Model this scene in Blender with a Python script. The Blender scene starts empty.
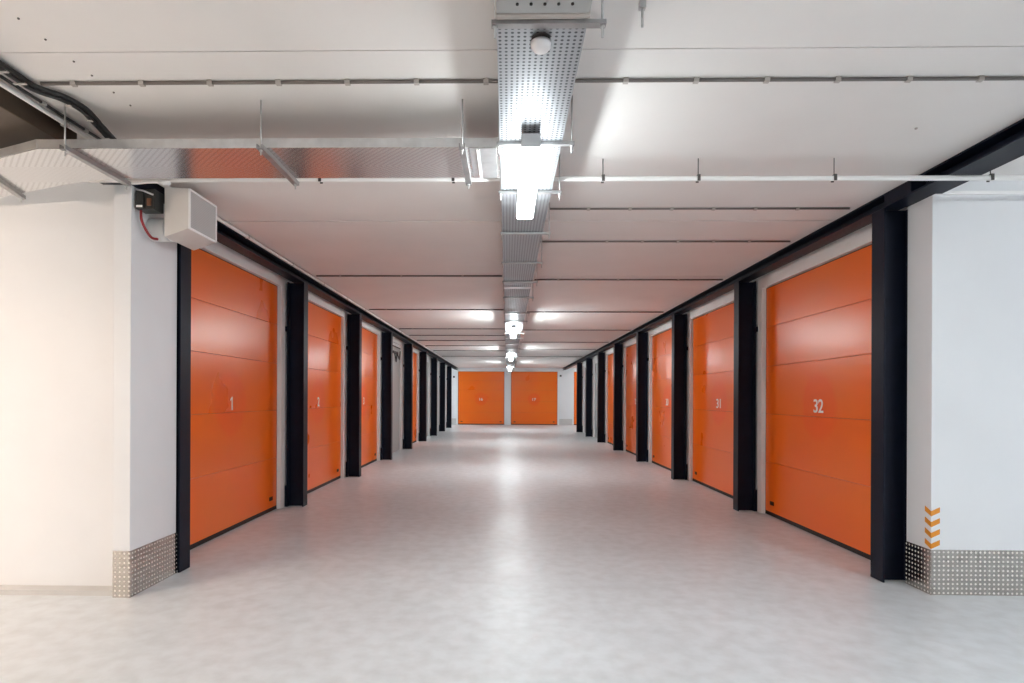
import bpy, bmesh, math, random
from mathutils import Vector, Matrix
random.seed(4)
SC = bpy.context.scene
COL = SC.collection

# ------------------------------------------------------------------ measures (metres, from the photograph)
HC = 1.35                     # eye height
AL, AR = 2.504, 2.773         # aisle half widths (left, right) to the column faces
ZL, ZR = 4.412, 4.338         # first column, left and right row
S = 2.70                      # column spacing
CEIL = 2.87
FLW, DEP = 0.15, 0.21         # column flange width, column depth
WALLIN, DOORIN = 0.235, 0.275 # wall face / door face behind the column face
DH, DHR, DW = 2.695, 2.662, 2.36          # door height, width
ENDY = 29.4
TRX0, TRX1 = -0.043, 0.270    # central cable tray
TRZ = 2.64

# ------------------------------------------------------------------ materials
def new_mat(name):
    m = bpy.data.materials.new(name); m.use_nodes = True
    nt = m.node_tree
    return m, nt, nt.nodes['Principled BSDF']

def mat(name, col, rough=0.5, metal=0.0, noise=0.0, nscale=6.0, bump=0.0, bscale=60.0, coat=0.0, spec=0.5):
    m, nt, b = new_mat(name)
    b.inputs['Base Color'].default_value = (*col, 1)
    b.inputs['Roughness'].default_value = rough
    b.inputs['Metallic'].default_value = metal
    b.inputs['Coat Weight'].default_value = coat
    b.inputs['Specular IOR Level'].default_value = spec
    tc = nt.nodes.new('ShaderNodeTexCoord')
    if noise:
        n = nt.nodes.new('ShaderNodeTexNoise'); n.inputs['Scale'].default_value = nscale
        n.inputs['Detail'].default_value = 6
        nt.links.new(tc.outputs['Object'], n.inputs['Vector'])
        r = nt.nodes.new('ShaderNodeValToRGB')
        r.color_ramp.elements[0].position = 0.3; r.color_ramp.elements[1].position = 0.7
        r.color_ramp.elements[0].color = (*[c * (1 - noise) for c in col], 1)
        r.color_ramp.elements[1].color = (*[min(1, c * (1 + noise)) for c in col], 1)
        nt.links.new(n.outputs['Fac'], r.inputs['Fac'])
        nt.links.new(r.outputs['Color'], b.inputs['Base Color'])
    if bump:
        n2 = nt.nodes.new('ShaderNodeTexNoise'); n2.inputs['Scale'].default_value = bscale
        nt.links.new(tc.outputs['Object'], n2.inputs['Vector'])
        bp = nt.nodes.new('ShaderNodeBump'); bp.inputs['Strength'].default_value = bump
        bp.inputs['Distance'].default_value = 0.01
        nt.links.new(n2.outputs['Fac'], bp.inputs['Height'])
        nt.links.new(bp.outputs['Normal'], b.inputs['Normal'])
    return m

def dots_mat(name, base, dot, pitch, rad, axes, metal, rough, rough_dot=None):
    """a regular grid of round marks (perforations / studs) in object space"""
    m, nt, b = new_mat(name)
    N, L = nt.nodes.new, nt.links.new
    tc = N('ShaderNodeTexCoord'); sp = N('ShaderNodeSeparateXYZ'); L(tc.outputs['Object'], sp.inputs[0])
    def cell(out):
        a = N('ShaderNodeMath'); a.operation = 'DIVIDE'; L(out, a.inputs[0]); a.inputs[1].default_value = pitch
        f = N('ShaderNodeMath'); f.operation = 'FRACT'; L(a.outputs[0], f.inputs[0])
        s = N('ShaderNodeMath'); s.operation = 'SUBTRACT'; L(f.outputs[0], s.inputs[0]); s.inputs[1].default_value = 0.5
        p = N('ShaderNodeMath'); p.operation = 'MULTIPLY'; L(s.outputs[0], p.inputs[0]); L(s.outputs[0], p.inputs[1])
        return p.outputs[0]
    if axes == 'XY+Z':          # plate that turns a corner: (x + y) runs along both faces
        ad = N('ShaderNodeMath'); ad.operation = 'ADD'; L(sp.outputs[0], ad.inputs[0]); L(sp.outputs[1], ad.inputs[1])
        u, v = cell(ad.outputs[0]), cell(sp.outputs[2])
    else:
        u, v = cell(sp.outputs['XYZ'.index(axes[0])]), cell(sp.outputs['XYZ'.index(axes[1])])
    d = N('ShaderNodeMath'); d.operation = 'ADD'; L(u, d.inputs[0]); L(v, d.inputs[1])
    mr = N('ShaderNodeMapRange'); L(d.outputs[0], mr.inputs['Value'])
    mr.inputs['From Min'].default_value = rad * rad * 0.6; mr.inputs['From Max'].default_value = rad * rad * 1.4
    mr.inputs['To Min'].default_value = 1; mr.inputs['To Max'].default_value = 0
    mx = N('ShaderNodeMix'); mx.data_type = 'RGBA'
    L(mr.outputs[0], mx.inputs[0]); mx.inputs[6].default_value = (*base, 1); mx.inputs[7].default_value = (*dot, 1)
    L(mx.outputs[2], b.inputs['Base Color'])
    b.inputs['Roughness'].default_value = rough
    mm = N('ShaderNodeMath'); mm.operation = 'MULTIPLY_ADD'
    L(mr.outputs[0], mm.inputs[0]); mm.inputs[1].default_value = -metal; mm.inputs[2].default_value = metal
    L(mm.outputs[0], b.inputs['Metallic'])
    return m

def floor_mat():
    m, nt, b = new_mat('power_floated_concrete')
    N, L = nt.nodes.new, nt.links.new
    tc = N('ShaderNodeTexCoord')
    n1 = N('ShaderNodeTexNoise'); n1.inputs['Scale'].default_value = 0.9; n1.inputs['Detail'].default_value = 8; n1.inputs['Roughness'].default_value = 0.6
    n2 = N('ShaderNodeTexNoise'); n2.inputs['Scale'].default_value = 9; n2.inputs['Detail'].default_value = 6
    for n in (n1, n2): L(tc.outputs['Object'], n.inputs['Vector'])
    r = N('ShaderNodeValToRGB'); r.color_ramp.elements[0].position = .32; r.color_ramp.elements[1].position = .68
    r.color_ramp.elements[0].color = (.635, .665, .69, 1); r.color_ramp.elements[1].color = (.725, .755, .78, 1)
    L(n1.outputs['Fac'], r.inputs['Fac'])
    r2 = N('ShaderNodeValToRGB'); r2.color_ramp.elements[0].position = .3; r2.color_ramp.elements[1].position = .62
    r2.color_ramp.elements[0].color = (.88, .87, .86, 1); r2.color_ramp.elements[1].color = (1, 1, 1, 1)
    L(n2.outputs['Fac'], r2.inputs['Fac'])
    mx = N('ShaderNodeMix'); mx.data_type = 'RGBA'; mx.blend_type = 'MULTIPLY'; mx.inputs[0].default_value = 1
    L(r.outputs['Color'], mx.inputs[6]); L(r2.outputs['Color'], mx.inputs[7]); L(mx.outputs[2], b.inputs['Base Color'])
    mr = N('ShaderNodeMapRange'); L(n1.outputs['Fac'], mr.inputs['Value'])
    mr.inputs['From Min'].default_value = .3; mr.inputs['From Max'].default_value = .7
    mr.inputs['To Min'].default_value = .30; mr.inputs['To Max'].default_value = .46
    L(mr.outputs[0], b.inputs['Roughness'])
    bp = N('ShaderNodeBump'); bp.inputs['Strength'].default_value = .08; bp.inputs['Distance'].default_value = .01
    L(n2.outputs['Fac'], bp.inputs['Height']); L(bp.outputs['Normal'], b.inputs['Normal'])
    return m

def door_mat():
    m, nt, b = new_mat('orange_door_enamel')
    N, L = nt.nodes.new, nt.links.new
    tc = N('ShaderNodeTexCoord')
    oi = N('ShaderNodeObjectInfo')
    ad = N('ShaderNodeVectorMath'); ad.operation = 'ADD'
    sc = N('ShaderNodeMath'); sc.operation = 'MULTIPLY'; sc.inputs[1].default_value = 37.0
    L(oi.outputs['Random'], sc.inputs[0])
    L(tc.outputs['Object'], ad.inputs[0]); L(sc.outputs[0], ad.inputs[1])
    n1 = N('ShaderNodeTexNoise'); n1.inputs['Scale'].default_value = 1.1; n1.inputs['Detail'].default_value = 3; n1.inputs['Roughness'].default_value = .5
    L(ad.outputs[0], n1.inputs['Vector'])
    r = N('ShaderNodeValToRGB'); r.color_ramp.elements[0].position = .30; r.color_ramp.elements[1].position = .72
    r.color_ramp.elements[0].color = (.88, .138, .001, 1); r.color_ramp.elements[1].color = (.86, .168, .006, 1)
    L(n1.outputs['Fac'], r.inputs['Fac'])
    # the sheet is wiped clean of dust in a patch round the numeral
    sp = N('ShaderNodeSeparateXYZ'); L(tc.outputs['Object'], sp.inputs[0])
    cb = N('ShaderNodeCombineXYZ'); L(sp.outputs[0], cb.inputs[0])
    zz = N('ShaderNodeMath'); zz.operation = 'SUBTRACT'; L(sp.outputs[2], zz.inputs[0]); zz.inputs[1].default_value = 1.285; L(zz.outputs[0], cb.inputs[1])
    ln = N('ShaderNodeVectorMath'); ln.operation = 'LENGTH'; L(cb.outputs[0], ln.inputs[0])
    wob = N('ShaderNodeMath'); wob.operation = 'MULTIPLY_ADD'; L(n1.outputs['Fac'], wob.inputs[0]); wob.inputs[1].default_value = .15; L(ln.outputs['Value'], wob.inputs[2])
    cl = N('ShaderNodeMapRange'); L(wob.outputs[0], cl.inputs['Value'])
    cl.inputs['From Min'].default_value = .36; cl.inputs['From Max'].default_value = .43; cl.inputs['To Min'].default_value = 1; cl.inputs['To Max'].default_value = 0
    mc = N('ShaderNodeMix'); mc.data_type = 'RGBA'; L(cl.outputs[0], mc.inputs[0]); L(r.outputs['Color'], mc.inputs[6]); mc.inputs[7].default_value = (.88, .120, .0008, 1)
    L(mc.outputs[2], b.inputs['Base Color'])
    mr = N('ShaderNodeMapRange'); L(n1.outputs['Fac'], mr.inputs['Value'])
    mr.inputs['From Min'].default_value = 0; mr.inputs['From Max'].default_value = 1
    mr.inputs['To Min'].default_value = .24; mr.inputs['To Max'].default_value = .34
    L(mr.outputs[0], b.inputs['Roughness'])
    b.inputs['Specular IOR Level'].default_value = .48
    return m

def tray_mat():
    """galvanised sheet with slanted pressed slots in a herringbone"""
    m, nt, b = new_mat('galvanised_herringbone_sheet')
    N, L = nt.nodes.new, nt.links.new
    tc = N('ShaderNodeTexCoord'); sp = N('ShaderNodeSeparateXYZ'); L(tc.outputs['Object'], sp.inputs[0])
    # fold y into a triangle so that the slots make chevrons
    pp = N('ShaderNodeMath'); pp.operation = 'PINGPONG'; L(sp.outputs[1], pp.inputs[0]); pp.inputs[1].default_value = .235
    a = N('ShaderNodeMath'); a.operation = 'ADD'; L(sp.outputs[0], a.inputs[0]); L(pp.outputs[0], a.inputs[1])
    s = N('ShaderNodeMath'); s.operation = 'MULTIPLY'; L(a.outputs[0], s.inputs[0]); s.inputs[1].default_value = 2 * math.pi / .036
    w = N('ShaderNodeMath'); w.operation = 'SINE'; L(s.outputs[0], w.inputs[0])
    mr = N('ShaderNodeMapRange'); L(w.outputs[0], mr.inputs['Value'])
    mr.inputs['From Min'].default_value = .1; mr.inputs['From Max'].default_value = .8
    mx = N('ShaderNodeMix'); mx.data_type = 'RGBA'; L(mr.outputs[0], mx.inputs[0])
    mx.inputs[6].default_value = (.74, .73, .72, 1); mx.inputs[7].default_value = (.60, .585, .575, 1)
    L(mx.outputs[2], b.inputs['Base Color'])
    b.inputs['Metallic'].default_value = .85; b.inputs['Roughness'].default_value = .20
    return m

def emit(name, col, strength):
    m = bpy.data.materials.new(name); m.use_nodes = True
    nt = m.node_tree; nt.nodes.remove(nt.nodes['Principled BSDF'])
    e = nt.nodes.new('ShaderNodeEmission'); e.inputs['Color'].default_value = (*col, 1); e.inputs['Strength'].default_value = strength
    nt.links.new(e.outputs[0], nt.nodes['Material Output'].inputs['Surface'])
    return m

M = dict(
    floor=floor_mat(),
    ceiling=mat('painted_ceiling_slab', (.80, .775, .752), .62, noise=.035, nscale=1.2, bump=.05, bscale=40),
    groove=mat('ceiling_joint_sealant', (.05, .042, .038), .8, noise=.1),
    wall=mat('white_wall_panel', (.765, .78, .80), .45, noise=.02, nscale=2),
    frame=mat('white_door_surround', (.88, .88, .875), .5, noise=.03, nscale=3),
    curb=mat('pale_plinth_paint', (.56, .55, .54), .6, noise=.06, nscale=5),
    steel=mat('navy_painted_steel', (.0065, .0095, .020), .42, noise=.15, nscale=9, bump=.03, spec=.15),
    door=door_mat(),
    seal=mat('black_rubber_seal', (.012, .010, .010), .6, noise=.1),
    number=mat('white_vinyl_numeral', (.93, .92, .90), .5, noise=.01),
    grip=mat('black_plastic_grip', (.02, .012, .010), .45, noise=.1),
    greydoor=mat('light_grey_door_paint', (.50, .51, .51), .42, noise=.03, nscale=2),
    mauve=mat('mauve_grey_door_tone', (.42, .37, .37), .42, noise=.03, nscale=2),  # one even mauve grey for the far door leaves
    glazing=mat('dark_glazing', (.03, .03, .035), .12, noise=.05),
    salmon=mat('salmon_infill_panel', (.55, .27, .18), .4, noise=.05),
    kick=dots_mat('perforated_kick_plate', (.52, .49, .45), (.70, .67, .635), .0312, .24, 'XY+Z', 1.0, .22),
    perf=dots_mat('perforated_tray_sheet', (.42, .44, .465), (.045, .05, .06), .0224, .25, 'XY', .6, .5),
    galv=mat('galvanised_steel', (.66, .67, .68), .36, metal=.85, noise=.10, nscale=14),
    dull=mat('dull_grey_cover', (.40, .41, .41), .55, noise=.05, nscale=8),
    herr=tray_mat(),
    duct=mat('dark_galvanised_duct', (.085, .060, .040), .45, metal=.5, noise=.2, nscale=4),
    strut=mat('zinc_strut_channel', (.40, .40, .40), .42, metal=.8, noise=.12, nscale=20),
    rod=mat('zinc_threaded_rod', (.55, .55, .55), .4, metal=.8, noise=.1, nscale=40),
    pipe=mat('white_painted_pipe', (.84, .83, .81), .35, noise=.02),
    conduit=mat('grey_plastic_conduit', (.17, .15, .14), .5, noise=.05),
    clip=mat('pale_plastic_clip', (.46, .42, .39), .5, noise=.04),
    darkclip=mat('dark_pipe_clip', (.06, .055, .05), .5, noise=.1),
    cable=mat('black_cable_sheath', (.02, .018, .017), .5, noise=.2, nscale=30),
    tie=mat('pale_cable_tie', (.55, .53, .50), .5, noise=.04),
    ventbox=mat('pale_sheet_metal_vent', (.66, .63, .60), .42, metal=.15, noise=.04),
    ventframe=mat('white_vent_frame', (.86, .86, .86), .4, noise=.02),
    motor=mat('black_motor_housing', (.018, .02, .02), .35, noise=.2),
    red=mat('red_cable_sheath', (.30, .012, .014), .4, noise=.1),
    brass=mat('brown_relay_cover', (.16, .06, .025), .4, noise=.2),
    chevron=mat('orange_marking_film', (.72, .27, .02), .5, noise=.05),
    lampbody=mat('grey_luminaire_housing', (.55, .56, .57), .4, noise=.02),
    detector=mat('white_detector_plastic', (.80, .78, .78), .35, noise=.02),
    lamp=emit('lit_cool_diffuser', (.92, .985, 1.0), 68),
    lamp_far=emit('lit_bright_diffuser', (.90, .985, 1.0), 98),
    side=emit('added_neutral_diffuser', (.90, .96, 1.0), 410),
    warm=emit('added_warm_diffuser', (1.0, .80, .64), 345),
)
# grille with fine slats, in object space
def grille_mat():
    m, nt, b = new_mat('fine_vent_mesh')
    N, L = nt.nodes.new, nt.links.new
    tc = N('ShaderNodeTexCoord'); sp = N('ShaderNodeSeparateXYZ'); L(tc.outputs['Object'], sp.inputs[0])
    s = N('ShaderNodeMath'); s.operation = 'MULTIPLY'; L(sp.outputs[2], s.inputs[0]); s.inputs[1].default_value = 2 * math.pi / .012
    w = N('ShaderNodeMath'); w.operation = 'SINE'; L(s.outputs[0], w.inputs[0])
    mr = N('ShaderNodeMapRange'); L(w.outputs[0], mr.inputs['Value']); mr.inputs['From Min'].default_value = -1
    mx = N('ShaderNodeMix'); mx.data_type = 'RGBA'; L(mr.outputs[0], mx.inputs[0])
    mx.inputs[6].default_value = (.40, .40, .40, 1); mx.inputs[7].default_value = (.52, .52, .52, 1)
    L(mx.outputs[2], b.inputs['Base Color']); b.inputs['Roughness'].default_value = .5
    return m
M['grille'] = grille_mat()

# ------------------------------------------------------------------ builders
class MB:
    def __init__(self): self.bm = bmesh.new()
    def box(self, x0, x1, y0, y1, z0, z1):
        v = [self.bm.verts.new((x, y, z)) for x in (x0, x1) for y in (y0, y1) for z in (z0, z1)]
        for f in ((0, 1, 3, 2), (4, 6, 7, 5), (0, 4, 5, 1), (2, 3, 7, 6), (0, 2, 6, 4), (1, 5, 7, 3)):
            self.bm.faces.new([v[i] for i in f])
        return self
    def hull(self, pts):            # eight corners in box order (x, then y, then z)
        v = [self.bm.verts.new(p) for p in pts]
        for f in ((0, 1, 3, 2), (4, 6, 7, 5), (0, 4, 5, 1), (2, 3, 7, 6), (0, 2, 6, 4), (1, 5, 7, 3)):
            self.bm.faces.new([v[i] for i in f])
        return self
    def prism(self, poly, axis, a, b):      # 2D outline pushed along an axis
        def P(p, t):
            return {'z': (p[0], p[1], t), 'y': (p[0], t, p[1]), 'x': (t, p[0], p[1])}[axis]
        lo = [self.bm.verts.new(P(p, a)) for p in poly]; hi = [self.bm.verts.new(P(p, b)) for p in poly]
        n = len(poly)
        for i in range(n): self.bm.faces.new((lo[i], lo[(i + 1) % n], hi[(i + 1) % n], hi[i]))
        self.bm.faces.new(lo[::-1]); self.bm.faces.new(hi)
        return self
    def tube(self, pts, r, n=10):
        pts = [Vector(p) for p in pts]; rings = []
        for i, p in enumerate(pts):
            d = (pts[min(i + 1, len(pts) - 1)] - pts[max(i - 1, 0)]).normalized()
            u = d.cross(Vector((0, 0, 1)))
            if u.length < 1e-3: u = d.cross(Vector((0, 1, 0)))
            u.normalize(); w = d.cross(u)
            rings.append([self.bm.verts.new(p + r * (math.cos(2 * math.pi * k / n) * u + math.sin(2 * math.pi * k / n) * w)) for k in range(n)])
        for a, b in zip(rings, rings[1:]):
            for k in range(n):
                f = self.bm.faces.new((a[k], a[(k + 1) % n], b[(k + 1) % n], b[k])); f.smooth = True
        self.bm.faces.new(rings[0][::-1]); self.bm.faces.new(rings[-1])
        return self
    def lathe(self, prof, c, n=24):         # (radius, z) profile round a vertical axis at c
        rings = [[self.bm.verts.new((c[0] + r * math.cos(2 * math.pi * k / n), c[1] + r * math.sin(2 * math.pi * k / n), c[2] + z)) for k in range(n)] for r, z in prof]
        for a, b in zip(rings, rings[1:]):
            for k in range(n):
                f = self.bm.faces.new((a[k], a[(k + 1) % n], b[(k + 1) % n], b[k])); f.smooth = True
        self.bm.faces.new(rings[0][::-1]); self.bm.faces.new(rings[-1])
        return self
    def build(self, name, m, parent=None, bevel=0.0, at=None):
        """at: world position of the object's origin (geometry was given in world space)"""
        bmesh.ops.recalc_face_normals(self.bm, faces=self.bm.faces)
        if at is not None: bmesh.ops.translate(self.bm, verts=self.bm.verts, vec=-Vector(at))
        me = bpy.data.meshes.new(name); self.bm.to_mesh(me); self.bm.free()
        if m is not None: me.materials.append(m)
        o = bpy.data.objects.new(name, me); COL.objects.link(o)
        if at is not None: o.location = at
        if parent is not None:
            o.parent = parent
            if at is not None: o.location = Vector(at) - parent.location
        if bevel:
            bv = o.modifiers.new('bevel', 'BEVEL'); bv.width = bevel; bv.segments = 2; bv.limit_method = 'ANGLE'
        return o

def tag(o, label, cat, group=None):
    o['label'] = label; o['category'] = cat; o['kind'] = 'thing'
    if group: o['group'] = group
    return o
def struct(o):
    o['kind'] = 'structure'; return o
def empty(name, loc, label, cat, group=None):
    o = bpy.data.objects.new(name, None); COL.objects.link(o); o.location = loc
    o.empty_display_size = .1
    return tag(o, label, cat, group)
def part(mb, name, m, root, bevel=0.0, label=None):
    """geometry given in the root's own space"""
    o = mb.build(name, m, root, bevel)
    if label: o['label'] = label
    return o
def copy_tree(o, parent=None):
    c = o.copy(); COL.objects.link(c)
    if parent is not None: c.parent = parent
    for ch in [x for x in list(COL.objects) if x.parent == o]: copy_tree(ch, c)
    return c
def text_mb(s, h, bold=.016, xs=.74):
    """a numeral as a mesh lying in the local XZ plane, centred, facing -Y"""
    cu = bpy.data.curves.new('numeral', 'FONT'); cu.body = s; cu.size = h / .70
    cu.align_x = 'CENTER'; cu.align_y = 'CENTER'; cu.offset = bold * h; cu.extrude = .0015; cu.space_character = .92
    o = bpy.data.objects.new('numeral', cu); COL.objects.link(o)
    dg = bpy.context.evaluated_depsgraph_get()
    me = bpy.data.meshes.new_from_object(o.evaluated_get(dg))
    bpy.data.objects.remove(o)
    mb = MB(); mb.bm.from_mesh(me); bpy.data.meshes.remove(me)
    xsv = [v.co.x for v in mb.bm.verts]; ysv = [v.co.y for v in mb.bm.verts]
    cx, cy = (min(xsv) + max(xsv)) / 2, (min(ysv) + max(ysv)) / 2
    wid = .092 * len(s) * h / .14 if s != '1' else .056
    kx, ky = wid / (max(xsv) - min(xsv)), h / (max(ysv) - min(ysv))
    for v in mb.bm.verts:
        x, y, z = v.co; v.co = ((x - cx) * kx, -z, (y - cy) * ky)
    return mb
ORD = ['first', 'second', 'third', 'fourth', 'fifth', 'sixth', 'seventh', 'eighth', 'ninth', 'tenth', 'eleventh', 'twelfth',
       'thirteenth', 'fourteenth', 'fifteenth', 'sixteenth', 'seventeenth', 'eighteenth', 'nineteenth', 'twentieth',
       'twenty-first', 'twenty-second', 'twenty-third', 'twenty-fourth', 'twenty-fifth', 'twenty-sixth', 'twenty-seventh', 'twenty-eighth']

# ------------------------------------------------------------------ the setting
XW, YB = 9.0, -7.0
struct(MB().box(-XW, XW, YB, ENDY + .2, -.12, 0).build('floor', M['floor']))

# ceiling slabs with open joints between them, backed by a darker sheet; one surface
seams = [YB, -5.5, -2.86, -.16, 2.54, 5.0, 7.3, 10.02, 12.75, 15.45, 18.1, 20.9, 23.6, 26.4, ENDY + .2]
cb = MB()
for a, b in zip(seams, seams[1:]):
    cb.box(-XW, XW, a + (.014 if a > 4 else .004), b - (.014 if b > 4 else .004), CEIL, CEIL + .05)
cb = cb.build('ceiling', M['ceiling'])
struct(cb)
struct(MB().box(-XW, XW, YB, ENDY + .2, CEIL + .055, CEIL + .07).build('trim_1', M['groove']))

def bay_start(side, n):      # near edge of the door opening in bay n
    return (ZL + .222 if side < 0 else ZR + .237) + n * S
def side_wall(side, nb, name):
    A = AL if side < 0 else AR
    x0, x1 = sorted((side * (A + WALLIN), side * (A + WALLIN + .12)))
    y0 = (ZL if side < 0 else ZR); yend = y0 + nb * S + .35
    mb = MB(); prev = y0 + .0; DH_ = DH if side < 0 else DHR
    for n in range(nb):
        s = bay_start(side, n)
        mb.box(x0, x1, prev, s, 0, CEIL); prev = s + DW
        mb.box(x0, x1, s, s + DW, DH_, CEIL)
    mb.box(x0, x1, prev, yend, 0, CEIL)
    struct(mb.build(name, M['frame']))
side_wall(-1, 8, 'wall_left'); side_wall(1, 7, 'wall_right')

# end wall with three door openings
EW = [(-2.499, -.148), (.18, 2.531), (3.35, 5.70)]
mb = MB(); prev = -XW
for a, b in EW:
    mb.box(prev, a, ENDY - .04, ENDY + .1, 0, CEIL); mb.box(a, b, ENDY - .04, ENDY + .1, DH + .0, CEIL); prev = b
mb.box(prev, XW, ENDY - .04, ENDY + .1, 0, CEIL)
struct(mb.build('wall_end', M['wall']))
mb = MB()
for a, b in ((-XW, -2.58), (2.62, 3.27)): mb.box(a, b, ENDY - .06, ENDY - .0405, 0, .31)
struct(mb.build('baseboard_end', M['curb']))
# walls beside the far cross aisle
struct(MB().box(AR + WALLIN + .121, XW, ZR + 7 * S + .20, ZR + 7 * S + .35, 0, CEIL).build('wall_far_right', M['wall']))
struct(MB().box(-XW, -AL - WALLIN - .121, ZL + 8 * S + .20, ZL + 8 * S + .35, 0, CEIL).build('wall_far_left', M['wall']))
# near cross aisle: white wall on the left with a pilaster at its end, white panel wall on the right
LWY, PIY, RWY = 3.99, 3.865, 4.085
struct(MB().box(-XW, -2.65, LWY, LWY + .25, 0, CEIL).build('wall_front_left', M['wall']))
struct(MB().box(-2.65, -2.53, PIY, ZL - .002, 0, CEIL).build('wall_pilaster', M['wall'], bevel=.004))
struct(MB().box(2.94, XW, RWY, ZR - .002, 0, CEIL).build('wall_front_right', M['wall'], bevel=.004))
struct(MB().box(2.95, XW, RWY - .022, RWY - .0005, 2.768, 2.792).build('trim_2', M['frame'], bevel=.003))
struct(MB().box(-XW, -2.6505, LWY - .10, LWY - .0005, 0, .035).build('baseboard_left', M['curb']))
# outer walls out of the picture
struct(MB().box(-XW - .1, -XW, YB, ENDY, 0, CEIL).build('wall_outer_left', M['wall']))
struct(MB().box(XW, XW + .1, YB, ENDY, 0, CEIL).build('wall_outer_right', M['wall']))
struct(MB().box(-XW, XW, YB - .1, YB, 0, CEIL).build('wall_back', M['wall']))

# ------------------------------------------------------------------ perforated kick plates on the wall corners
kp = MB().prism([(2.94, ZR - .004), (2.932, ZR - .004), (2.932, RWY - .008), (XW - .01, RWY - .008), (XW - .01, RWY - .0006), (2.9395, RWY - .0006)], 'z', 0.001, .312)
tag(kp.build('kick_plate', M['kick']), 'studded metal kick plate under the orange chevrons', 'kick plate', 'kick plates')
kp = MB().prism([(-2.5295, ZL - .004), (-2.5225, ZL - .004), (-2.5225, PIY - .008), (-2.642, PIY - .008), (-2.642, PIY - .0006), (-2.5295, PIY - .0006)], 'z', 0.001, .312)
tag(kp.build('kick_plate', M['kick']), 'studded metal kick plate at the foot of the white pilaster below the air vent', 'kick plate', 'kick plates')

# ------------------------------------------------------------------ orange chevrons wrapped round the right corner
for k in range(4):
    zt = .607 - k * .0755
    mb = MB(); w, hgt, drop = .060, .036, .028
    xo, yo = 2.9392, RWY - .0012
    # wing on the front face
    mb.hull([(xo, yo, zt - drop - hgt), (xo, yo, zt - drop), (xo, yo + .001, zt - drop - hgt), (xo, yo + .001, zt - drop),
             (xo + w, yo, zt - hgt), (xo + w, yo, zt), (xo + w, yo + .001, zt - hgt), (xo + w, yo + .001, zt)])
    # wing on the aisle face
    mb.hull([(xo - .001, yo, zt - drop - hgt), (xo - .001, yo, zt - drop), (xo - .001, yo + w, zt - hgt), (xo - .001, yo + w, zt),
             (xo, yo, zt - drop - hgt), (xo, yo, zt - drop), (xo, yo + w, zt - hgt), (xo, yo + w, zt)])
    tag(mb.build('chevron_marking', M['chevron']),
        ['topmost', 'second from the top', 'third from the top', 'lowest'][k] + ' of the four orange chevrons above the studded kick plate',
        'marking', 'orange chevrons on the wall corner')

# ------------------------------------------------------------------ steel columns and beams
def h_profile(x0, x1, y0, y1, tf=.014, tw=.010):
    ym = (y0 + y1) / 2
    return [(x0, y0), (x0 + tf, y0), (x0 + tf, ym - tw / 2), (x1 - tf, ym - tw / 2), (x1 - tf, y0), (x1, y0), (x1, y1), (x1 - tf, y1),
            (x1 - tf, ym + tw / 2), (x0 + tf, ym + tw / 2), (x0 + tf, y1), (x0, y1)]
BZ = 2.768
names_left = ['door 1', 'door 2', 'door 3', 'the grey closer door', 'the orange door past it', 'the plain grey door', 'the mauve door', 'the pale door']
names_right = ['door 32', 'the second orange door', 'the third orange door', 'the fourth orange door', 'the fifth orange door', 'the glazed door', 'the last mauve door']
def columns(side, nb, names):
    A = AL if side < 0 else AR; y0 = ZL if side < 0 else ZR
    sd = 'left' if side < 0 else 'right'
    for n in range(nb + 1):
        if n == 0: lab = 'big dark steel column standing before %s, beside the %s' % (names[0], 'white pilaster' if side < 0 else 'orange chevron corner')
        elif n == nb: lab = 'last dark steel column of the door %s row, past %s' % ('1' if side < 0 else '32', names[-1])
        else: lab = 'dark steel column between %s and %s' % (names[n - 1], names[n])
        root = empty('steel_column', (side * (A + DEP / 2), y0 + n * S + FLW / 2, 0), lab, 'column', 'steel columns along the aisle')
        h = DEP / 2
        part(MB().prism(h_profile(-h, h, -FLW / 2, FLW / 2), 'z', .001, BZ - .001), 'shaft', M['steel'], root, bevel=.0025)
        if n:
            for nm, za, zb in (('foot_bracket', .001, .26), ('upper_bracket', 2.16, 2.22)):
                xa, xb = sorted((side * (h + .001), side * (h + .022)))
                part(MB().box(xa, xb, -FLW / 2, -FLW / 2 + .10, za, zb), nm, M['steel'], root, bevel=.003)
columns(-1, 8, names_left); columns(1, 7, names_right)
for side, A, nm, lab in ((-1, AL, 'steel_beam', 'long dark steel beam above the row of doors with door 1'), (1, AR, 'steel_beam', 'long dark steel beam above the row of doors with door 32')):
    x0, x1 = sorted((side * A, side * (A + DEP)))
    xm = (x0 + x1) / 2
    prof = [(x0, BZ), (x1, BZ), (x1, BZ + .014), (xm + .006, BZ + .014), (xm + .006, CEIL - .012), (x1, CEIL - .012), (x1, CEIL - .001), (x0, CEIL - .001), (x0, CEIL - .012), (xm - .006, CEIL - .012), (xm - .006, BZ + .014), (x0, BZ + .014)]
    mb = MB().prism(prof, 'y', PIY - .06 if side < 0 else YB + .05, PIY - .01 if side < 0 else RWY - .03)
    xo = side * (A + .150); xl, xh = sorted((side * A, xo))
    bay = [(xl, BZ), (xh, BZ), (xh, BZ + .014), (xm + .006, BZ + .014), (xm + .006, CEIL - .012), (x1, CEIL - .012), (x1, CEIL - .001), (x0, CEIL - .001), (x0, CEIL - .012), (xm - .006, CEIL - .012), (xm - .006, BZ + .014), (xl, BZ + .014)]
    mb.prism(bay, 'y', ZL if side < 0 else ZR, ENDY - .05)
    # the stretch between the two runs passes beside the wall head
    xi = side * (A + .024 if side < 0 else A + .165)
    a, b = sorted((side * A, xi))
    mb.box(a, b, (PIY - .01 if side < 0 else RWY - .03), (ZL if side < 0 else ZR), BZ, CEIL - .001)
    tag(mb.build(nm, M['steel']), lab, 'beam', 'steel beams under the ceiling')

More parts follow.
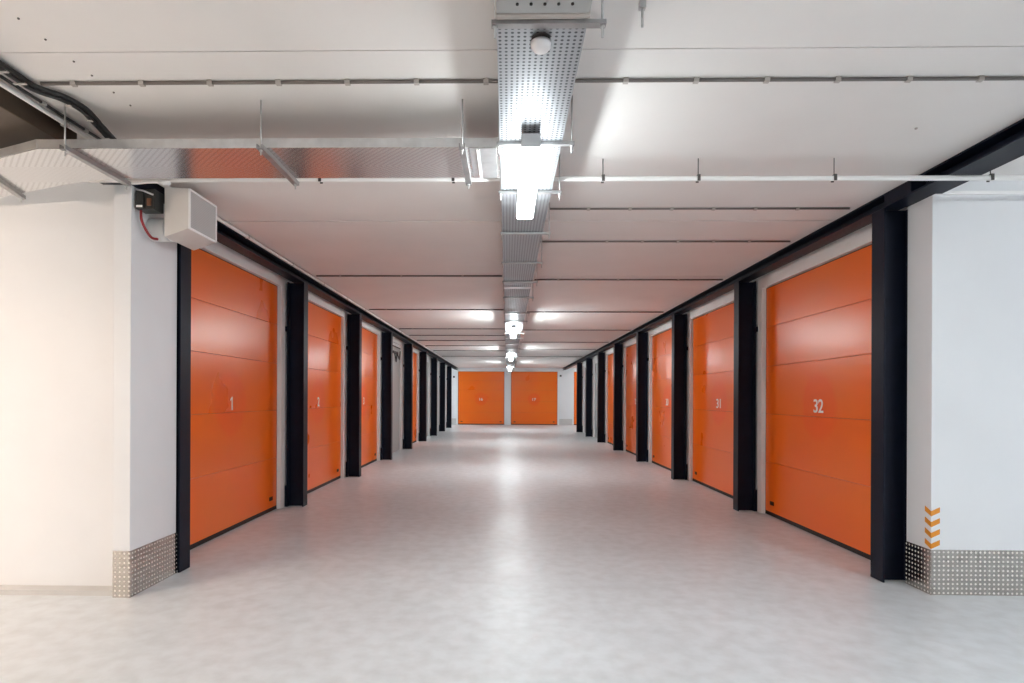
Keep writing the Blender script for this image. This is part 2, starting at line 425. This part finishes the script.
# ------------------------------------------------------------------ sectional doors
SECT = [0.0, .220, .435, .648, .825, 1.0]      # panel joints as fractions of the height
def make_door(number, grips, DH=DH):
    """door in its own space: x along the width (0 at the middle), facing -y, foot at z = 0"""
    root = bpy.data.objects.new('garage_door', None); COL.objects.link(root); root.empty_display_size = .1
    w = DW / 2 - .022
    z0, z1 = .045, DH - .012
    for a, b in zip(SECT, SECT[1:]):
        part(MB().box(-w, w, 0, .026, z0 + (z1 - z0) * a + .0014, z0 + (z1 - z0) * b - .0014), 'panel', M['door'], root, bevel=.002)
    mb = MB().box(-w, w, .008, .036, .001, z0 + .001)
    mb.box(-w - .014, -w - .001, .004, .036, .001, z1 + .006).box(w + .001, w + .014, .004, .036, .001, z1 + .006)
    mb.box(-w, w, .004, .036, z1 + .0005, z1 + .007)
    mb.box(-w, w, .027, .036, z0 + .002, z1)  # black backing sheet added to stop light through the panel joints
    part(mb, 'seal', M['seal'], root)
    if number:
        if number == '1':
            t = MB().prism([(.004, -.0675), (.022, -.0675), (.022, .0675), (.008, .0675), (-.024, .040), (-.024, .022), (.004, .042)], 'y', -.0015, .0015)
        else: t = text_mb(number, .135)
        bmesh.ops.translate(t.bm, verts=t.bm.verts, vec=(0, -.0016, 1.285))
        part(t, 'numeral', M['number'], root, label='white numeral ' + number)
    for sx in grips:
        g = MB().box(sx * (w - .17) - .045, sx * (w - .17) + .045, -.008, .001, .13, .175)
        part(g, 'grip', M['grip'], root, bevel=.004)
    return root
def make_flush(kind, DH=DH):
    root = bpy.data.objects.new('flush_door', None); COL.objects.link(root); root.empty_display_size = .1
    w = DW / 2 - .06; z1 = DH - .10
    body = {'grey': 'greydoor', 'far': 'greydoor', 'pale': 'wall', 'mauve': 'mauve', 'glazed': 'greydoor'}[kind]
    fr = MB().box(-DW / 2 + .004, -w - .002, 0, .05, .001, DH - .004).box(w + .002, DW / 2 - .004, 0, .05, .001, DH - .004).box(-w - .002, w + .002, 0, .05, z1 + .004, DH - .004)
    part(fr, 'door_frame', M['frame'], root, bevel=.003)
    part(MB().box(-w, -.002, .012, .05, .006, z1), 'leaf', M[body], root, bevel=.003)
    part(MB().box(.002, w, .012, .05, .006, z1), 'leaf', M[body], root, bevel=.003)
    if kind == 'grey':
        c = MB().box(-w * .05 + .2, w * .55 + .1, -.02, .011, z1 - .16, z1 - .10)
        c.tube([(w * .5, -.02, z1 - .13), (w * .75, -.03, z1 - .28), (w * .93, -.012, z1 - .06)], .014, 8)
        c.tube([(.26, -.02, z1 - .14), (.42, -.03, z1 - .36), (.62, -.012, z1 - .10)], .014, 8)
        part(c, 'door_closer', M['grip'], root)
        part(MB().box(-w, w, -.006, .0, z1 + .002, z1 + .03), 'drip_rail', M['seal'], root)
    if kind == 'glazed':
        part(MB().box(w * .25, w * .94, .004, .011, z1 - .42, z1 - .05), 'glazing', M['glazing'], root)
        part(MB().box(w * .2, w * .94, .004, .011, z1 - 1.02, z1 - .44), 'infill', M['salmon'], root)
    if kind != 'grey':
        part(MB().tube([(.06, .012, 1.05), (.06, -.04, 1.05), (.17, -.04, 1.05)], .010, 8), 'handle', M['grip'], root)
    return root
def place(o, side, n):
    A = AL if side < 0 else AR
    o.location = (side * (A + DOORIN), bay_start(side, n) + DW / 2, 0)
    o.rotation_euler.z = math.pi / 2 if side < 0 else -math.pi / 2
    return o
# local +x of a left door runs to +Y (away from the camera); of a right door it runs to -Y
for n, num in ((0, '1'), (1, '2'), (2, '3'), (4, '5')):
    o = place(make_door(num, (1,)), -1, n)
    tag(o, {0: 'big orange garage door numbered 1 under the air vent', 1: 'orange garage door one bay beyond door 1',
            2: 'orange garage door two bays beyond door 1, before the grey door', 4: 'orange garage door just past the grey door with the black closer'}[n],
        'garage door', 'orange garage doors')
for n, num in ((0, '32'), (1, '31'), (2, '30'), (3, '29'), (4, '28')):
    o = place(make_door(num, (-1,), DHR), 1, n)
    tag(o, ['big orange garage door numbered 32 beside the chevron corner'] [0] if n == 0 else
        'orange garage door %s beyond door 32' % ['', 'one bay', 'two bays', 'three bays', 'four bays'][n], 'garage door', 'orange garage doors')
for n, kind, lab in ((3, 'grey', 'light grey door with a black closer, beyond orange door 3'),
                     (5, 'far', 'plain light grey door beyond the orange door past the closer door'),
                     (6, 'mauve', 'dull mauve grey door far along the row of door 1, before the pale door'),
                     (7, 'pale', 'whitish door at the far end of the row of door 1')):
    tag(place(make_flush(kind), -1, n), lab, 'door', 'grey doors')
for n, kind, lab in ((5, 'glazed', 'grey door with dark glazing on top, far along the row of door 32'),
                     (6, 'mauve', 'dull mauve grey door at the far end of the row of door 32')):
    tag(place(make_flush(kind, DHR), 1, n), lab, 'door', 'grey doors')
for (a, b), num, lab in zip(EW, ('16', '17', ''), ('orange garage door facing us on the end wall, toward the row of door 1', 'orange garage door facing us on the end wall, toward the row of door 32',
                                              'orange end wall garage door mostly hidden behind the last dark column')):
    o = make_door(num, (-1, 1)); o.location = ((a + b) / 2, ENDY - .001, 0)
    tag(o, lab, 'garage door', 'orange garage doors')
for x, z, lab in ((-2.70, 2.41, 'small black wall detector beside the end door toward the row of door 1'), (2.68, 2.48, 'small black wall detector beside the end door toward the row of door 32')):
    mb = MB().box(x - .045, x + .045, ENDY - .075, ENDY - .041, z - .045, z + .045)
    tag(mb.build('motion_detector', M['grip'], bevel=.008), lab, 'detector', 'wall detectors')

# ------------------------------------------------------------------ central cable tray
def channel(x0, x1, y0, y1, z0, z1, t=.003, lip=.012):
    mb = MB().box(x0, x1, y0, y1, z0, z0 + t)
    mb.box(x0, x0 + t, y0, y1, z0 + t, z1).box(x1 - t, x1, y0, y1, z0 + t, z1)
    return mb
root = empty('cable_tray', ((TRX0 + TRX1) / 2, 2.0, TRZ), 'long perforated metal cable tray running down the middle of the ceiling', 'cable tray')
hx = (TRX1 - TRX0) / 2
part(MB().box(-hx, hx, 0, 26.6, 0, .003), 'perforated_base', M['perf'], root)
part(MB().box(-hx, -hx + .003, 0, 26.6, .003, .055), 'side_rail', M['galv'], root)
part(MB().box(hx - .003, hx, 0, 26.6, .003, .055), 'side_rail', M['galv'], root)
for y in (4.8, 6.9, 8.3, 12.0, 14.4, 19.9, 22.4):
    part(MB().box(-hx - .003, hx + .003, y - .05, y + .05, -.004, -.0005), 'joint_plate', M['galv'], root)
# the nearer stretch is closed by a plain cover
root = empty('cable_trunking', ((TRX0 + TRX1) / 2, 1.978, TRZ), 'plain grey covered trunking at the top, ahead of the perforated tray', 'trunking')
part(MB().box(-hx, hx, -6.5, -.03, -.004, .06), 'cover', M['dull'], root, bevel=.004)
part(MB().box(-hx - .003, hx + .003, -.029, -.008, -.008, .05), 'end_lip', M['clip'], root, bevel=.003)
mb = MB()
for k in range(5): mb.lathe([(.005, -.004), (.005, .001)], (-hx + .07 + k * .045, -.08, -.0045), 10)
part(mb, 'punched_holes', M['seal'], root)

# trapeze hangers
def make_hanger():
    r = bpy.data.objects.new('tray_hanger', None); COL.objects.link(r); r.empty_display_size = .05
    part(MB().prism([(-.014, 0), (-.009, 0), (-.009, -.010), (.009, -.010), (.009, 0), (.014, 0), (.014, -.015), (-.014, -.015)], 'x', -.195, .195), 'cross_bar', M['strut'], r)
    for sx in (-1, 1):
        part(MB().tube([(sx * .183, 0, -.055), (sx * .183, 0, CEIL - TRZ + .004)], .0042, 8), 'threaded_rod', M['rod'], r)
        part(MB().lathe([(.009, -.022), (.009, -.015)], (sx * .183, 0, 0), 6), 'nut', M['rod'], r)
    return r
hy = [1.99, 2.93, 3.62, 4.52, 5.5, 6.4, 7.4, 8.75, 9.7, 11.5, 12.5, 13.7, 15.0, 16.2, 18.25, 19.2, 20.5, 21.8, 23.0, 24.3, 25.6, 27.0]
proto = make_hanger()
for i, y in enumerate(hy):
    o = proto if i == 0 else copy_tree(proto)
    o.location = ((TRX0 + TRX1) / 2 + .022, y, TRZ - .0045)
    lab = ('metal trapeze hanger between the grey trunking and the perforated tray' if i == 0 else
           '%s metal trapeze hanger along the central cable tray, counted from the smoke detector' % ORD[i - 1])
    tag(o, lab, 'hanger', 'hangers of the central cable tray')

# ------------------------------------------------------------------ batten lamps
LX = .108
def rrect(w, z0, z1, r, n=4):
    pts = []
    for cx, cz, a0 in ((w - r, z0 + r, -90), (w - r, z1 - r, 0), (-w + r, z1 - r, 90), (-w + r, z0 + r, 180)):
        for k in range(n + 1):
            a = math.radians(a0 + 90 * k / n); pts.append((cx + r * math.cos(a), cz + r * math.sin(a)))
    return pts
def make_lamp(L=1.0, m='lamp', split=-.0977, stems=0):
    r = bpy.data.objects.new('batten_lamp', None); COL.objects.link(r); r.empty_display_size = .1
    # origin at the mounting face, lamp hangs below; long axis y
    part(MB().prism(rrect(.052, -.130, split - .0003, .015), 'y', -L / 2, L / 2), 'diffuser', M[m], r)
    part(MB().box(-.046, .046, -L / 2 - .004, L / 2 + .004, split, -.030), 'housing', M['lampbody'], r, bevel=.004)
    for s in (-1, 1):
        part(MB().box(-.025, .025, s * L * .3 - .015, s * L * .3 + .015, -.030, -.001), 'mounting_bracket', M['galv'], r)
        if stems: part(MB().tube([(0, s * L * .3, -.002), (0, s * L * .3, stems)], .006, 8), 'suspension_rod', M['rod'], r)
    return r
lproto = make_lamp(); far = make_lamp(m='lamp_far', split=-.064)
lamp_y = [3.27, 10.75, 17.6, 24.4]
for i, y in enumerate(lamp_y):
    o = lproto if i == 0 else far if i == 1 else copy_tree(far)
    o.location = (LX, y, TRZ - .0008)
    tag(o, ['biggest bright white batten lamp, hanging beside the wide side tray', 'second bright batten lamp along the cable tray, counted from the smoke detector',
            'third bright batten lamp along the cable tray, counted from the smoke detector', 'last bright batten lamp along the cable tray, just before the end doors'][i], 'lamp', 'batten lamps along the cable tray')
o = copy_tree(lproto); o.location = (LX, -3.6, TRZ - .014)
tag(o, 'white batten lamp under the covered trunking, behind the camera', 'lamp', 'batten lamps along the cable tray')
# lamps added out of view on both sides to brighten the near floor and walls
o = make_lamp(m='side'); o.location = (4.3, -1.2, CEIL); o.rotation_euler.z = math.pi / 2
tag(o, 'added unseen white lamp on the cross aisle ceiling beyond the chevron corner', 'lamp', 'added cross aisle lamps')
wl = make_lamp(m='warm', stems=.65); wl.location = (-5.0, 1.2, CEIL - .65); wl.rotation_euler.z = math.pi / 2  # added warm light, hung low to keep the tray's shadow high
tag(wl, 'added unseen warm lamp hung on rods in the cross aisle beside the pilaster', 'lamp', 'added cross aisle lamps')

for x in (-4.6, 5.2):  # unseen lamps added round the far corners to light the end wall
    o = copy_tree(far); o.location = (x, 27.6, CEIL); o.rotation_euler.z = math.pi / 2
    tag(o, 'added unseen lamp round the corner of the far cross aisle, %s' % ('by the pale door' if x < 0 else 'by the hidden end door'), 'lamp', 'added cross aisle lamps')
# smoke detector under the tray
root = empty('smoke_detector', (.115, 2.085, TRZ), 'round white smoke detector on a dark base under the perforated tray', 'smoke detector')
part(MB().lathe([(.030, -.018), (.034, -.014), (.034, -.001)], (0, 0, 0)), 'base', M['grip'], root)
part(MB().lathe([(.012, -.050), (.026, -.046), (.036, -.034), (.038, -.019)], (0, 0, 0)), 'head', M['detector'], root)

# ------------------------------------------------------------------ transverse cable tray on the left
TY0, TY1, TXA, TXB = 2.995, 3.405, -2.46, TRX0 - .004
root = empty('cable_tray', (-1.25, TY0, TRZ), 'wide ribbed metal cable tray crossing below the ceiling above the air vent', 'cable tray')
def loc(x): return x + 1.25
def ly(y): return y - TY0
bend_f = (-3.9, 3.49); bend_b = (-3.9, 3.92)
base = MB()
poly = [(loc(TXB), ly(TY0)), (loc(TXB), ly(TY1)), (loc(-2.35), ly(TY1)), (loc(-2.62), ly(3.475)), (loc(-3.9), ly(3.94)), (loc(-4.05), ly(3.53)), (loc(-2.74), ly(3.105)), (loc(TXA), ly(TY0))]
base.prism(poly, 'z', 0, .003)
part(base, 'ribbed_base', M['herr'], root)
part(MB().box(loc(TXA), loc(TXB), 0, .003, .0035, .050), 'side_rail', M['galv'], root)
part(MB().box(loc(-2.35), loc(TXB), ly(TY1) - .003, ly(TY1), .0035, .050), 'side_rail', M['galv'], root)
def rail(a, b):
    (x0, y0), (x1, y1) = a, b
    mb = MB(); d = Vector((x1 - x0, y1 - y0, 0)).normalized(); nn = Vector((-d.y, d.x, 0)) * .003
    mb.hull([(x0, y0, .0035), (x0, y0, .05), (x0 + nn.x, y0 + nn.y, .0035), (x0 + nn.x, y0 + nn.y, .05),
             (x1, y1, .0035), (x1, y1, .05), (x1 + nn.x, y1 + nn.y, .0035), (x1 + nn.x, y1 + nn.y, .05)])
    return mb
part(rail((loc(TXA), ly(TY0)), (loc(-2.74), ly(3.105))), 'side_rail', M['galv'], root)
part(rail((loc(-2.74), ly(3.105)), (loc(-4.05), ly(3.53))), 'side_rail', M['galv'], root)
part(MB().box(loc(-.20), loc(-.062), ly(TY0) + .003, ly(TY1) - .003, -.004, -.0006), 'joint_plate', M['galv'], root)
part(MB().box(loc(-.165), loc(-.150), ly(TY0) + .01, ly(TY1) - .01, -.010, -.0045), 'splice_rib', M['pipe'], root)
def make_strut(L, top=CEIL - TRZ + .004):
    r = bpy.data.objects.new('tray_hanger', None); COL.objects.link(r); r.empty_display_size = .05
    part(MB().prism([(-.016, 0), (-.010, 0), (-.010, -.018), (.010, -.018), (.010, 0), (.016, 0), (.016, -.024), (-.016, -.024)], 'y', -.055, L), 'cross_bar', M['strut'], r)
    for y in (-.035, L - .02):
        part(MB().tube([(0, y, -.05), (0, y, top)], .0042, 8), 'threaded_rod', M['rod'], r)
        part(MB().lathe([(.009, -.032), (.009, -.024)], (0, y, 0), 6), 'nut', M['rod'], r)
    return r
st = make_strut(TY1 - TY0 + .06)
for i, (x, lab) in enumerate(((-.235, 'hanger under the wide ribbed tray, close to the big lamp'), (-1.268, 'hanger under the middle of the wide ribbed tray'),
                              (-2.285, 'hanger under the wide ribbed tray where it bends'))):
    o = st if i == 0 else copy_tree(st)
    o.location = (x, TY0, TRZ - .0008); tag(o, 'metal channel ' + lab, 'hanger', 'hangers of the ribbed cable tray')
o = make_strut(.62, 2.7597 - TRZ + .0008); o.location = (-2.93, 3.10, TRZ - .0008); o.rotation_euler.z = math.radians(18)
tag(o, 'metal channel hanger under the slanting end of the wide ribbed tray', 'hanger', 'hangers of the ribbed cable tray')

root = empty('ventilation_duct', (-3.03, 0, 2.80), 'flat dark metal ventilation duct beside the beam, above the bend of the wide tray', 'duct')
part(MB().box(-.55, .555, -3.0, 3.30, -.040, .066), 'duct_body', M['duct'], root, bevel=.006)
for y in (-2.0, -.5, 1.0, 2.5):
    part(MB().box(-.56, .565, y - .015, y + .015, -.046, .067), 'flange', M['duct'], root)
# ------------------------------------------------------------------ sprinkler pipe across the aisle
PY, PZ = 3.70, 2.742
root = empty('sprinkler_pipe', (0, PY, PZ), 'thin white pipe crossing the whole aisle below the ceiling', 'pipe')
part(MB().tube([(-2.70, 0, 0), (-1.0, 0, 0), (1.0, 0, 0), (5.5, 0, 0)], .0160, 12), 'pipe_run', M['pipe'], root)
for x in (-1.2, -.35, .6, 1.2, 2.05, 3.02, 3.9, 4.8):
    mb = MB().tube([(x, 0, .0195), (x, 0, CEIL - PZ - .001)], .003, 6)
    mb.box(x - .009, x + .009, -.0205, .0205, .0163, .0205).box(x - .009, x + .009, -.0205, -.0163, -.019, .0163).box(x - .009, x + .009, .0163, .0205, -.019, .0163)
    part(mb, 'pipe_clip', M['darkclip'], root)

# ------------------------------------------------------------------ conduits clipped to the ceiling
def conduit(pts, clips, r, label, cmat='conduit', kmat='clip', group='conduits on the ceiling'):
    o = empty('ceiling_conduit', pts[0], label, 'conduit', group)
    b = Vector(pts[0])
    part(MB().tube([Vector(p) - b for p in pts], r, 8), 'conduit_run', M[cmat], o)
    for c in clips:
        c = Vector(c) - b; d = (Vector(pts[1]) - Vector(pts[0])).normalized()
        q = r + .003
        if abs(d.x) > abs(d.y): mb = MB().box(c.x - .012, c.x + .012, c.y - q, c.y + q, c.z - q, c.z + r * 1.0 + .0005)
        else: mb = MB().box(c.x - q, c.x + q, c.y - .012, c.y + .012, c.z - q, c.z + r + .0005)
        part(mb, 'conduit_clip', M[kmat], o)
    return o
CR = .0085
cz = CEIL - CR - .001
def xr(a, b, st): return [a + st * k for k in range(int((b - a) / st) + 1)]
conduit([(-2.26, 2.775, cz), (2.70, 2.775, cz)], [(x, 2.775, cz) for x in xr(-2.1, 2.6, .332)], CR, 'long grey conduit across the whole ceiling between the smoke detector and big lamp')
conduit([(.33, 4.65, cz), (2.70, 4.65, cz)], [(x, 4.65, cz) for x in xr(.64, 2.6, .33)], CR, 'grey conduit with pale clips, first one beyond the white pipe')
conduit([(.31, 5.62, cz), (2.70, 5.62, cz)], [(x, 5.62, cz) for x in xr(.95, 2.6, .34)], CR, 'grey conduit with pale clips, second one beyond the white pipe')
for i, y in enumerate((7.20, 9.95, 12.72, 14.05, 15.27, 16.85, 18.6, 21.1)):
    x0, x1 = -2.38, -.07
    conduit([(x0, y, cz), (x1, y, cz)], [(x, y, cz) for x in xr(x0 + .3, x1 - .1, .76)], .010,
            '%s dark conduit across the ceiling between door 1 row and the central tray' % ORD[i])
for i, y in enumerate((7.42, 10.2, 12.9, 15.7, 17.95, 21.2)):
    x0, x1 = .34, 2.72
    conduit([(x0, y, cz), (x1, y, cz)], [(x, y, cz) for x in xr(x0 + .3, x1 - .1, .76)], .010,
            '%s plain conduit across the ceiling between door 32 row and the central tray' % ORD[i])
LCX, LCZ = -2.425, 2.842
conduit([(LCX, .3, LCZ), (LCX, 27.8, LCZ)], [(LCX, y, LCZ) for y in xr(.9, 27, 1.12)], .0135, 'long white conduit along the beam above door 1', 'pipe', 'tie', 'conduits along the beams')
conduit([(LCX + .032, 2.7, LCZ + .014), (LCX + .032, 3.5, LCZ + .014)], [(LCX + .032, y, LCZ + .014) for y in (2.95, 3.25)], .008, 'thin dark conduit beside the white one near the cable bundle', 'cable', 'tie', 'conduits along the beams')

# thick black cables coming along the beam and bending over the wide tray
def smooth(pts, n=8):
    P = [Vector(p) for p in pts]; out = []
    for i in range(len(P) - 1):
        a, b, c, d = P[max(i - 1, 0)], P[i], P[i + 1], P[min(i + 2, len(P) - 1)]
        for k in range(n):
            t = k / n
            out.append(.5 * ((2 * b) + (c - a) * t + (2 * a - 5 * b + 4 * c - d) * t * t + (3 * b - a - 3 * c + d) * t ** 3))
    return out + [P[-1]]
root = empty('cable_bundle', (-2.3, 2.5, 2.84), 'bundle of black cables bending down into the wide ribbed tray', 'cables')
base = Vector(root.location)
path = [(-2.30, .4, 2.845), (-2.305, 2.0, 2.845), (-2.315, 2.62, 2.845), (-2.31, 2.77, 2.845), (-2.24, 2.86, 2.842), (-2.205, 2.96, 2.83), (-2.19, 3.06, 2.79), (-2.13, 3.14, 2.72), (-1.95, 3.2, 2.670), (-.3, 3.2, 2.665)]
for k, (dx, dz, r) in enumerate(((0, 0, .013), (.024, .004, .012), (.012, -.015, .010))):
    part(MB().tube([Vector(p) + Vector((dx, dx * .3, dz * (1 if p[2] > 2.8 else .0))) - base for p in smooth(path)], r, 8), 'cable', M['cable'], root)
for y0 in (2.60, 2.70):
    part(MB().box(-2.33 - base.x, -2.27 - base.x, y0 - .006 - base.y, y0 + .006 - base.y, 2.8165 - base.z, 2.821 - base.z), 'cable_tie', M['tie'], root)
for p in ((-2.222, 2.885, 2.812), (-2.196, 3.0, 2.79), (-2.165, 3.09, 2.735)):
    part(MB().box(p[0] - .004 - base.x, p[0] + .024 - base.x, p[1] - .007 - base.y, p[1] + .007 - base.y, p[2] - .006 - base.z, p[2] - .001 - base.z), 'cable_tie', M['tie'], root)

# screw anchors in the ceiling at the upper left and one at the right; a rod stub
for i, y in enumerate((2.306, 2.443, 2.605, 2.736, 2.872, 3.001)):
    if abs(y - 2.775) < .05: y = 2.72
    mb = MB().lathe([(.003, -.006), (.0045, -.004), (.0045, -.0005)], (-1.972, y, CEIL), 8)
    tag(mb.build('screw_anchor', M['conduit']), '%s black screw anchor in the ceiling row leading to the cable bundle' % ORD[i], 'screw anchor', 'screw anchors in the left ceiling')
mb = MB().lathe([(.005, -.008), (.008, -.005), (.008, -.0005)], (2.279, 3.295, CEIL), 8)
tag(mb.build('screw_anchor', M['clip']), 'single screw anchor in the ceiling beside the beam above door 32', 'screw anchor')
mb = MB().tube([(.51, 2.235, CEIL - .10), (.51, 2.235, CEIL - .0005)], .005, 8); mb.box(.498, .522, 2.223, 2.247, CEIL - .03, CEIL - .0008)
tag(mb.build('ceiling_rod', M['rod']), 'short hanging rod from the ceiling beside the covered trunking', 'rod')

# ------------------------------------------------------------------ vent box with damper motor on the left pilaster
root = empty('air_vent', (-2.53, 3.97, 2.45), 'square white air vent box hanging on the pilaster beside door 1', 'air vent')
bx = Vector(root.location)
def R_(x, y, z): return (x - bx.x, y - bx.y, z - bx.z)
mb = MB(); X0, X1, Y0, Y1 = -2.372, -2.205, 3.975, 4.352
mb.hull([R_(X0, Y0, 2.452), R_(X0, Y0, 2.800), R_(X0, Y1, 2.452), R_(X0, Y1, 2.800), R_(X1, Y0, 2.510), R_(X1, Y0, 2.786), R_(X1, Y1, 2.510), R_(X1, Y1, 2.786)])
part(mb, 'vent_body', M['ventbox'], root, bevel=.003)
mb = MB(); t = .014
xa, xb = X1 + .0006 - bx.x, X1 + .010 - bx.x
ya, yb, za, zb = Y0 - bx.y, Y1 - bx.y, 2.508 - bx.z, 2.788 - bx.z
mb.box(xa, xb, ya, yb, za, za + t).box(xa, xb, ya, yb, zb - t, zb).box(xa, xb, ya, ya + t, za + t, zb - t).box(xa, xb, yb - t, yb, za + t, zb - t)
part(mb, 'vent_frame', M['ventframe'], root)
part(MB().box(xa, xa + .005, ya + t + .0005, yb - t - .0005, za + t + .0005, zb - t - .0005), 'grille', M['grille'], root)
part(MB().tube([R_(-2.529, 4.10, 2.535), R_(X0 + .002, 4.10, 2.535)], .080, 24), 'round_spigot', M['pipe'], root)
part(MB().tube([R_(-2.41, 4.10, 2.535), R_(-2.40, 4.10, 2.535)], .084, 24), 'clamp_ring', M['galv'], root)
# motor
mt = MB().box(*[v for v in (-2.522 - bx.x, -2.392 - bx.x)], 3.895 - bx.y, 4.005 - bx.y, 2.618 - bx.z, 2.757 - bx.z)
mo = part(mt, 'damper_motor', M['motor'], root, bevel=.006)
part(MB().box(-2.517 - bx.x, -2.460 - bx.x, 3.885 - bx.y, 3.8945 - bx.y, 2.622 - bx.z, 2.735 - bx.z), 'motor_lid', M['motor'], mo, bevel=.004)
part(MB().box(-2.508 - bx.x, -2.468 - bx.x, 3.882 - bx.y, 3.8848 - bx.y, 2.628 - bx.z, 2.642 - bx.z), 'nameplate', M['number'], mo)
part(MB().box(-2.440 - bx.x, -2.412 - bx.x, 3.885 - bx.y, 3.8945 - bx.y, 2.64 - bx.z, 2.69 - bx.z), 'terminal_cover', M['brass'], mo, bevel=.003)
part(MB().tube([R_(-2.515, 3.89, 2.750), R_(-2.46, 3.882, 2.738), R_(-2.395, 3.885, 2.712)], .006, 8), 'bracket_arm', M['galv'], mo)
part(MB().tube(smooth([R_(-2.500, 3.92, 2.619), R_(-2.500, 3.925, 2.56), R_(-2.488, 3.95, 2.50), R_(-2.468, 3.985, 2.452), R_(-2.452, 4.03, 2.452)]), .009, 8), 'red_cable', M['red'], root)

# white flexible hose looping in front of the left pilaster head
root = empty('flexible_hose', (-2.5, 3.6, 2.72), 'white flexible hose sagging under the bend of the wide ribbed tray', 'hose')
hb = Vector(root.location)
part(MB().tube([Vector(p) - hb for p in smooth([(-2.66, 3.60, 2.725), (-2.55, 3.62, 2.722), (-2.40, 3.66, 2.708), (-2.28, 3.655, 2.712), (-2.20, 3.66, 2.712)])], .009, 10), 'hose', M['pipe'], root)
part(MB().tube([Vector((-2.212, 3.659, 2.712)) - hb, Vector((-2.15, 3.659, 2.706)) - hb], .014, 10), 'nozzle', M['ventframe'], root)

# ------------------------------------------------------------------ world, camera, view
w = bpy.data.worlds.new('World'); SC.world = w; w.use_nodes = True
w.node_tree.nodes['Background'].inputs[0].default_value = (.75, .78, .82, 1)
w.node_tree.nodes['Background'].inputs[1].default_value = .3

yaw, roll, vx, vy, f = 0.01763, 0.00426, -14.945, 56.532, 582.0
cam = bpy.data.cameras.new('Camera'); co = bpy.data.objects.new('Camera', cam); COL.objects.link(co)
cam.sensor_width = 36; cam.sensor_fit = 'HORIZONTAL'; cam.lens = f / 1024 * 36
cam.shift_x = -vx / 1024; cam.shift_y = vy / 1024
Rv = Vector((math.cos(yaw), math.sin(yaw), 0)); Fv = Vector((-math.sin(yaw), math.cos(yaw), 0)); Uv = Vector((0, 0, 1))
cx_ = math.cos(roll) * Rv + math.sin(roll) * Uv
cy_ = -math.sin(roll) * Rv + math.cos(roll) * Uv
co.matrix_world = Matrix(((cx_.x, cy_.x, -Fv.x, 0), (cx_.y, cy_.y, -Fv.y, 0), (cx_.z, cy_.z, -Fv.z, HC), (0, 0, 0, 1)))
cam.clip_end = 200
SC.camera = co
SC.view_settings.view_transform = 'Standard'; SC.view_settings.look = 'None'
SC.view_settings.exposure = 0.40; SC.view_settings.gamma = 1.0; SC.view_settings.use_curve_mapping = False
SC.cycles.max_bounces = 14; SC.cycles.diffuse_bounces = 10; SC.cycles.glossy_bounces = 4
SC.cycles.use_denoising = True
SC.cycles.sample_clamp_indirect = 8.0
